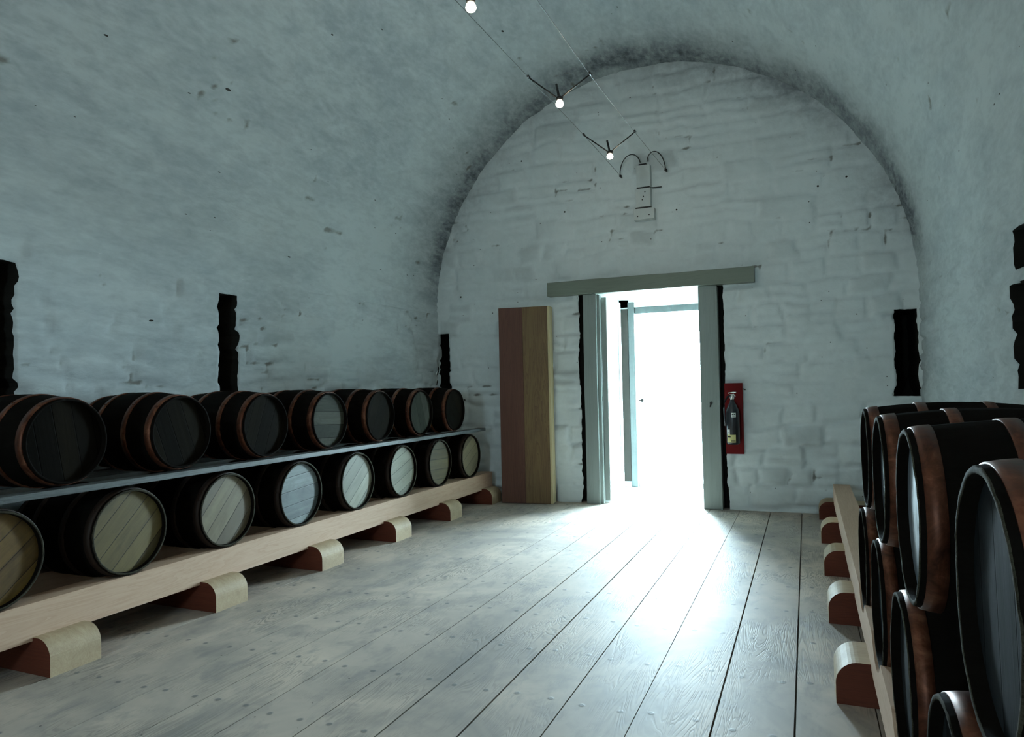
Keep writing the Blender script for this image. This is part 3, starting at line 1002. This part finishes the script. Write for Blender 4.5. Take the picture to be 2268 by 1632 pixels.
# ------------------------------------------------------------------ barrels
def barrel_meshes(r):
    H = BL / 2
    out = {}
    bm = bmesh.new()
    prof = []
    ri = r - 0.010
    # inside of the far chime, out over the rim, along the bulge, to the near chime
    prof += [(-H + 0.030, ri - 0.002), (-H + 0.001, ri)]
    prof += [(-H, ri + 0.002), (-H, r - 0.002), (-H + 0.002, r)]
    n = 18
    for i in range(1, n):
        s = -H + BL * i / n
        prof.append((s, body_r(s, r)))
    prof += [(H - 0.002, r), (H, r - 0.002), (H, ri + 0.002), (H - 0.001, ri), (H - 0.030, ri - 0.002)]
    seg = 72
    rings = add_lathe(bm, prof, seg, 'X')
    rr = random.Random(4)
    # stave joints: every 3rd line pulled in, uneven chime ends
    chip = [rr.uniform(-0.0015, 0.0) if rr.random() < .5 else 0 for _ in range(seg // 3 + 1)]
    for ring, (s, rad) in zip(rings, prof):
        for k, v in enumerate(ring):
            if k % 3 == 0 and rad > r - 0.001:
                f = 1 - 0.0022 / rad
                v.co.y *= f; v.co.z *= f
            if abs(abs(s) - H) < 0.0021:
                v.co.x += math.copysign(1, s) * chip[k // 3] + rr.uniform(-0.0004, 0.0004)
    for f in bm.faces:
        f.smooth = True
        c_ = f.calc_center_median()
        if abs(c_.x) > H - 0.006:
            f.material_index = 1
    bmesh.ops.recalc_face_normals(bm, faces=bm.faces)
    me = bpy.data.meshes.new('staves'); bm.to_mesh(me); bm.free()
    out['staves'] = me
    bm = bmesh.new()
    rings = add_lathe(bm, [(-0.009, ri + 0.001), (0.009, ri + 0.001)], 64, 'X')
    bmesh.ops.recalc_face_normals(bm, faces=bm.faces)
    me = bpy.data.meshes.new('barrel_head'); bm.to_mesh(me); bm.free()
    out['head'] = me
    hoops = []
    for s0, s1 in ((H - 0.045, H - 0.012), (H - 0.187, H - 0.157), (-H + 0.157, -H + 0.187), (-H + 0.012, -H + 0.045)):
        bm = bmesh.new()
        q0, q1 = body_r(s0, r), body_r(s1, r)
        add_lathe(bm, [(s0, q0 - 0.002), (s0, q0 + 0.0025), ((s0 + s1) / 2, (q0 + q1) / 2 + 0.0032), (s1, q1 + 0.0025), (s1, q1 - 0.002)], 72, 'X', closed=True)
        # rivet by the lap
        for zz in (-0.3, ):
            for ds in (0.3, 0.7):
                a = 1.25
                rad = body_r((s0 + s1) / 2, r) + 0.003
                add_lathe(bm, [(0, 0.005), (0.002, 0.004), (0.003, 0.0)], 8, 'Z', (s0 + (s1 - s0) * ds, math.cos(a) * 0 + 0.0, rad))
        bmesh.ops.recalc_face_normals(bm, faces=bm.faces)
        me = bpy.data.meshes.new('hoop'); bm.to_mesh(me); bm.free()
        me.shade_smooth()
        hoops.append(me)
    out['hoops'] = hoops
    return out

def mat_variant(me, m):
    c = me.copy(); c.materials.clear(); c.materials.append(m)
    return c

BM = {}
for key, r in (('low', R_LOW), ('up', R_UP), ('upr', R_UPR)):
    d = barrel_meshes(r)
    d['staves'].materials.append(M_STAVE)
    d['staves'].materials.append(M_STAVE if key == 'up' else M_CHIME)
    d['heads'] = {k: mat_variant(d['head'], m) for k, m in HEADS.items()}
    d['hoops_cu'] = [mat_variant(h, M_COPPER) for h in d['hoops']]
    d['hoops_fe'] = [mat_variant(h, M_HOOPD) for h in d['hoops']]
    BM[key] = d

def barrel(kind, x_mid, y, zc, face, head, hoops, rot, grain, label, group):
    """face=+1: front head looks to +x.  rot: barrel rolled about its axis; grain: angle of its head boards"""
    d = BM[kind]
    r = {'low': R_LOW, 'up': R_UP, 'upr': R_UPR}[kind]
    z0 = zc - r
    t = empty('barrel', (x_mid, y, z0), 0 if face > 0 else PI, label, 'barrel', group)
    o = bpy.data.objects.new('staves', d['staves']); COL.objects.link(o); o.parent = t
    o.location = (0, 0, r); o.rotation_euler = (rot, 0, 0)
    for sgn, gr in ((1, grain), (-1, grain + 1)):
        h = bpy.data.objects.new('barrel_head', d['heads'][head]); COL.objects.link(h); h.parent = t
        h.location = (sgn * (BL / 2 - 0.031), 0, r); h.rotation_euler = (gr, 0, 0)
    for me in d['hoops_' + hoops]:
        h = bpy.data.objects.new('hoop', me); COL.objects.link(h); h.parent = t
        h.location = (0, 0, r); h.rotation_euler = (rot * 0.13, 0, 0)
    return t

D = math.radians
low_spec = [('honey', 50, 'honey-brown head cut by the left edge of the picture, in the left bottom row'),
            ('olive', 45, 'barrel with large olive-brown head, second from the camera in the left bottom row'),
            ('tan', 42, 'barrel with grey-tan diagonal-boarded head, third from the camera in the left bottom row'),
            ('grey', 85, 'barrel with speckled bluish grey head, fourth from the camera in the left bottom row'),
            ('pale', 50, 'barrel with pale head with a broad diagonal board, fifth in the left bottom row'),
            ('pale', 70, 'barrel with the palest near-white head, sixth in the left bottom row'),
            ('olive', 92, 'barrel with plain yellowish head, last but one in the left bottom row'),
            ('tan', 62, 'barrel with small tan head, last in the left bottom row near the tall box')]
low_spec[0] = ('honey', 50, 'barrel with honey-brown head cut by the picture edge, in the left bottom row')
for y, (hd, g, lab) in zip(LOW_L, low_spec):
    barrel('low', HXL - BL / 2, y, LOWL_Z, 1, hd, 'fe', y * 3.1, D(-g), lab, 'barrels of the left bottom row')
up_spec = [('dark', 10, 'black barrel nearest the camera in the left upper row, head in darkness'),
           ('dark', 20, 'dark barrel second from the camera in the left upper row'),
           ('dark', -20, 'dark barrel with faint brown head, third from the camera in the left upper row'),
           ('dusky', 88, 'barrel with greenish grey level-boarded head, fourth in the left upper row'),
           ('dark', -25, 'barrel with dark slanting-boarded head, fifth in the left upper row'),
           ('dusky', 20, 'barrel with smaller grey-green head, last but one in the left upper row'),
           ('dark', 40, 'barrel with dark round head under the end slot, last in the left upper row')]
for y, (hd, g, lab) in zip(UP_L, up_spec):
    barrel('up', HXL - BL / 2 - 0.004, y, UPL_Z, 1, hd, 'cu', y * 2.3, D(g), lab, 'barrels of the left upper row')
lowr_spec = ['barrel farthest from the camera in the right bottom row, above bare beam',
             'copper-hooped barrel second from the far end in the right bottom row',
             'barrel with bright glints on its copper hoop, in the right bottom row',
             'barrel in black shadow at the lower right corner, right bottom row']
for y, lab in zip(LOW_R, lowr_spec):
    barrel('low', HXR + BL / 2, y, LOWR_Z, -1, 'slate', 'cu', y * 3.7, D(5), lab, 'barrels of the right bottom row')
upr_spec = ['farthest barrel of the right upper row, its whole side seen below the end slot',
            'barrel second from the far end in the right upper row, with narrow blue-sheened head',
            'barrel with bright blue-sheened head and wide copper hoop in the right upper row',
            'nearest and largest barrel of the right upper row, cut by the picture edge']
for (y, dx, dz), lab in zip(((2.73, 0.0, 0.0), (2.15, -0.006, 0.0), (1.58, -0.004, 0.001), (1.0, 0.009, -0.007)), upr_spec):
    barrel('upr', HXR + BL / 2 + dx, y, UPR_Z + dz, -1, 'slate_sheen' if 1.2 < y < 2.3 else 'slate', 'cu', y * 2.9, D(4), lab, 'barrels of the right upper row')

# ------------------------------------------------------------------ tall wooden box by the door
box = empty('tall_wooden_box', (-2.71, 6.14, 0), math.radians(7), 'tall narrow box of reddish and yellow boards standing left of the doorway', 'box')
W, DP, H = 0.50, 0.13, 1.862
def bpart(name, dims, mat):
    bm = bmesh.new(); add_box(bm, *dims)
    return obj(name, bm, mat, box, bevel=0.002)
bpart('front_board', (0, 0.235, 0, 0.02, 0.004, H), M_BOXRED)
bpart('front_board', (0.2365, W - 0.022, 0, 0.02, 0.004, H), M_BOXYEL)
bpart('side_board', (W - 0.021, W, 0.0, DP, 0.004, H), M_BOXPALE)
bpart('side_board', (0, 0.02, 0.021, DP, 0.004, H), M_BOXRED)
bpart('top_board', (0.021, W - 0.022, 0.021, DP, H - 0.02, H - 0.001), M_BOXPALE)
bpart('back_board', (0.021, W - 0.022, DP - 0.012, DP, 0.004, H - 0.021), M_BOXRED)

# ------------------------------------------------------------------ fire extinguisher and its red board
bm = bmesh.new(); add_box(bm, -0.66, -0.51, YE - 0.035, YE - 0.017, 0.487, 1.10)
o = obj('backing_board', bm, M_RED, bevel=0.002)
tag(o, 'narrow dark red board on the end wall right of the doorway', 'board'); centre_origin(o)
ext = empty('fire_extinguisher', (-0.592, YE - 0.098, 0.575), 0, 'black fire extinguisher hung on the narrow red board', 'fire extinguisher')
bm = bmesh.new()
add_lathe(bm, [(0, 0.045), (0.008, 0.052), (0.012, 0.056), (0.27, 0.056), (0.30, 0.050), (0.335, 0.036), (0.365, 0.02), (0.38, 0.018)], 40, 'Z')
obj('cylinder', bm, M_EXT, ext, smooth=True)
bm = bmesh.new()
add_lathe(bm, [(0.38, 0.016), (0.40, 0.020), (0.425, 0.016), (0.43, 0.0)], 16, 'Z')
obj('valve', bm, M_CHROME, ext, smooth=True)
bm = bmesh.new()
add_tube(bm, [(-0.02, -0.0, 0.425), (0.015, -0.01, 0.43), (0.03, -0.02, 0.41)], 0.005)
add_tube(bm, [(-0.03, 0, 0.44), (0.01, -0.01, 0.447), (0.035, -0.02, 0.445)], 0.005)
obj('handle', bm, M_CHROME, ext)
bm = bmesh.new()
add_tube(bm, [(-0.012, -0.01, 0.415), (-0.035, -0.02, 0.41), (-0.058, -0.03, 0.37), (-0.066, -0.03, 0.31), (-0.062, -0.03, 0.24), (-0.058, -0.03, 0.16)], 0.007)
obj('hose', bm, M_EXT, ext, smooth=True)
def curved_label(name, a0, a1, z0, z1, mat, rad=0.0575, parent=ext):
    bm = bmesh.new()
    n = 8
    prev = None
    for i in range(n + 1):
        a = math.radians(a0 + (a1 - a0) * i / n)
        c = [bm.verts.new((math.sin(a) * q, -math.cos(a) * q, z)) for q, z in ((rad, z0), (rad, z1), (rad - .001, z1), (rad - .001, z0))]
        if prev:
            for k in range(4):
                bm.faces.new((prev[k], c[k], c[(k + 1) % 4], prev[(k + 1) % 4]))
        prev = c
    return obj(name, bm, mat, parent)
curved_label('paper_label', -5, 32, 0.235, 0.272, M_LABEL)
curved_label('bottom_label', -48, 28, 0.02, 0.085, M_LABELY)
curved_label('paper_strip', -48, -22, 0.085, 0.13, M_LABEL)
for a0, a1, z0, z1 in ((0, 12, .255, .265), (15, 28, .255, .265), (0, 28, .242, .248)):
    curved_label('print', a0, a1, z0, z1, M_CHIP, 0.058)
for a0, a1, z0, z1 in ((-45, -15, .063, .074), (-42, -24, .10, .106), (-40, -24, .115, .12), (-10, 25, .03, .036)):
    curved_label('print', a0, a1, z0, z1, M_CHIP, 0.058)
bm = bmesh.new()
add_tube(bm, [(-0.50, YE - 0.012, 1.045), (-0.50, YE - 0.03, 1.047), (-0.485, YE - 0.035, 1.04)], 0.005)
tag(centre_origin(obj('nail', bm, M_KNOB)), 'small bent dark nail beside the red board', 'nail')

# ------------------------------------------------------------------ wire lights
def zl(y): return 3.02 + 0.02 * math.cos((y - 5.6) * 1.1)
def zr(y): return 2.915 + 0.115 * max(0, (y - 3.9) / 2.4) ** 1.2 + 0.0 * y
def wire(xf, zf, lab):
    bm = bmesh.new()
    pts = [(xf, YB + 0.01 + (YE - 0.03 - YB) * i / 60, 0) for i in range(61)]
    pts = [(x, y, zf(y)) for x, y, _ in pts]
    add_tube(bm, pts, 0.0016, 6)
    tag(centre_origin(obj('cable', bm, M_STEEL)), lab, 'cable', 'bare light cables strung under the vault')
wire(-1.53, zl, 'left one of two thin steel light cables running under the vault')
wire(-1.113, zr, 'right one of two thin steel light cables running under the vault')

lamp_labels = ['small bright halogen lamp on cables, at the top edge of the picture',
               'small halogen lamp with two spread rods, middle one of the cable lamps',
               'small halogen lamp with two spread rods, nearest the end wall',
               'unseen halogen cable lamp added above the camera for warm light', 'unseen halogen cable lamp added behind the camera for warm light', 'unseen halogen cable lamp added near the back wall for warm light']
for (y, lab) in zip((2.745, 3.95, 5.12, 1.55, 0.35), lamp_labels):  # last two lamps are unseen, added for their warm light
    xc, zc = -1.315, 2.80 if y > 3 else 2.785
    if y > 4.5: zc = 2.832
    if y < 2.6: lab = lab
    t = empty('cable_lamp', (xc, y, zc), 0, lab, 'lamp', 'halogen lamps on the cables')
    for sx, wx, wz, dy in ((-1, -1.53, zl(y), 0.05), (1, -1.113, zr(y), -0.04)):
        bm = bmesh.new()
        a = Vector((sx * 0.018, 0, 0.035)); b = Vector((wx - xc, dy, wz - zc))
        add_tube(bm, [a, b], 0.0045, 8)
        obj('rod', bm, M_BLACKMETAL, t, smooth=True)
        bm = bmesh.new()
        add_tube(bm, [b + Vector((0, -0.012, 0.004)), b + Vector((0, 0.012, 0.004))], 0.009, 8)
        obj('cable_clip', bm, M_BLACKMETAL, t)
    bm = bmesh.new()
    add_tube(bm, [(-0.002, 0.0, 0.03), (-0.022, 0.01, 0.12)], 0.0075, 10)
    obj('stalk', bm, M_BLACKMETAL, t, smooth=True)
    bm = bmesh.new()
    add_lathe(bm, [(0.012, 0.010), (0.014, 0.020), (0.032, 0.022), (0.040, 0.010)], 20, 'Z')
    obj('socket', bm, M_BLACKMETAL, t, smooth=True)
    bm = bmesh.new()
    add_lathe(bm, [(0.014, 0.012), (0.004, 0.020), (-0.010, 0.024), (-0.022, 0.018), (-0.028, 0.0)], 20, 'Z')
    obj('bulb', bm, M_BULB, t, smooth=True)
    l = bpy.data.lights.new('lamp_light', 'POINT')
    l.energy = 1.6 if y > 3 else (2.5 if y > 2 else 5.0)
    l.color = (1.0, 0.76, 0.50)
    l.shadow_soft_size = 0.03
    lo = bpy.data.objects.new('lamp_light', l); COL.objects.link(lo)
    lo.location = (xc, y, zc - 0.065)

# transformer on the end wall with its two bent leads
yw = YE - 0.025
tr = empty('transformer_box', (-1.315, yw, 2.6), 0, 'painted transformer box high on the end wall with two curved black leads', 'transformer')
def tpart(name, dims, mat=M_GREYPAINT, bev=0.003):
    bm = bmesh.new(); add_box(bm, *dims)
    return obj(name, bm, mat, tr, bevel=bev)
tpart('upper_cover', (-0.062, 0.062, -0.045, 0.03, 0.30, 0.50))
tpart('lower_cover', (-0.072, 0.062, -0.055, 0.03, 0.115, 0.285))
tpart('junction_box', (-0.092, 0.095, -0.065, 0.03, 0.0, 0.10))
tpart('joint_strip', (-0.062, 0.055, -0.048, 0.0, 0.287, 0.299), M_BLACKMETAL, 0.001)
tpart('joint_strip', (-0.075, 0.066, -0.057, 0.0, 0.101, 0.114), M_BLACKMETAL, 0.001)
tpart('terminal', (-0.04, 0.03, -0.04, 0.0, 0.50, 0.515), M_BLACKMETAL, 0.001)
bm = bmesh.new()
for px, pz in ((-0.055, 0.03), (0.05, 0.035), (0.0, 0.21), (0.015, 0.25), (-0.01, 0.18)):
    add_lathe(bm, [(-0.067 if pz < .1 else -0.057, 0.0), (-0.067 if pz < .1 else -0.057, 0.006), (-0.05, 0.006)], 8, 'Y', (px, 0, pz))
obj('screw', bm, M_BLACKMETAL, tr)
bm = bmesh.new()
add_tube(bm, [(0.06, -0.02, 0.29), (0.11, -0.02, 0.287), (0.16, -0.02, 0.286)], 0.005)
obj('switch_lever', bm, M_BLACKMETAL, tr)
for sgn, ex, ez, ax_ in ((-1, -0.215, zl(6.3) - 2.6, -0.02), (1, 0.202, zr(6.3) - 2.6, 0.03)):
    bm = bmesh.new()
    pts = []
    n = 16
    for i in range(n + 1):
        t_ = i / n
        a = PI * (0.05 + 0.93 * t_)
        cx = (ax_ * 1.2 + ex) / 2
        rx = abs(ex - ax_ * 1.2) / 2
        zb = 0.505 + (ez - 0.505) * t_
        pts.append((cx - sgn * rx * math.cos(a), -0.035 - 0.02 * math.sin(a), zb + 0.135 * math.sin(a)))
    add_tube(bm, pts, 0.0045, 8)
    obj('lead', bm, M_BLACKMETAL, tr, smooth=True)
for x_, zf, lab in ((-1.53, zl, 'left'), (-1.113, zr, 'right')):
    bm = bmesh.new()
    z_ = zf(6.33)
    add_tube(bm, [(x_, YE + 0.03, z_ - 0.004), (x_, YE - 0.05, z_)], 0.006, 8)
    add_lathe(bm, [(YE - 0.055, 0.004), (YE - 0.052, 0.012), (YE - 0.038, 0.012), (YE - 0.035, 0.004)], 12, 'Y', (x_, 0, z_))
    tag(centre_origin(obj('wall_anchor', bm, M_BLACKMETAL)), 'small black anchor holding the %s light cable to the end wall' % lab, 'anchor')
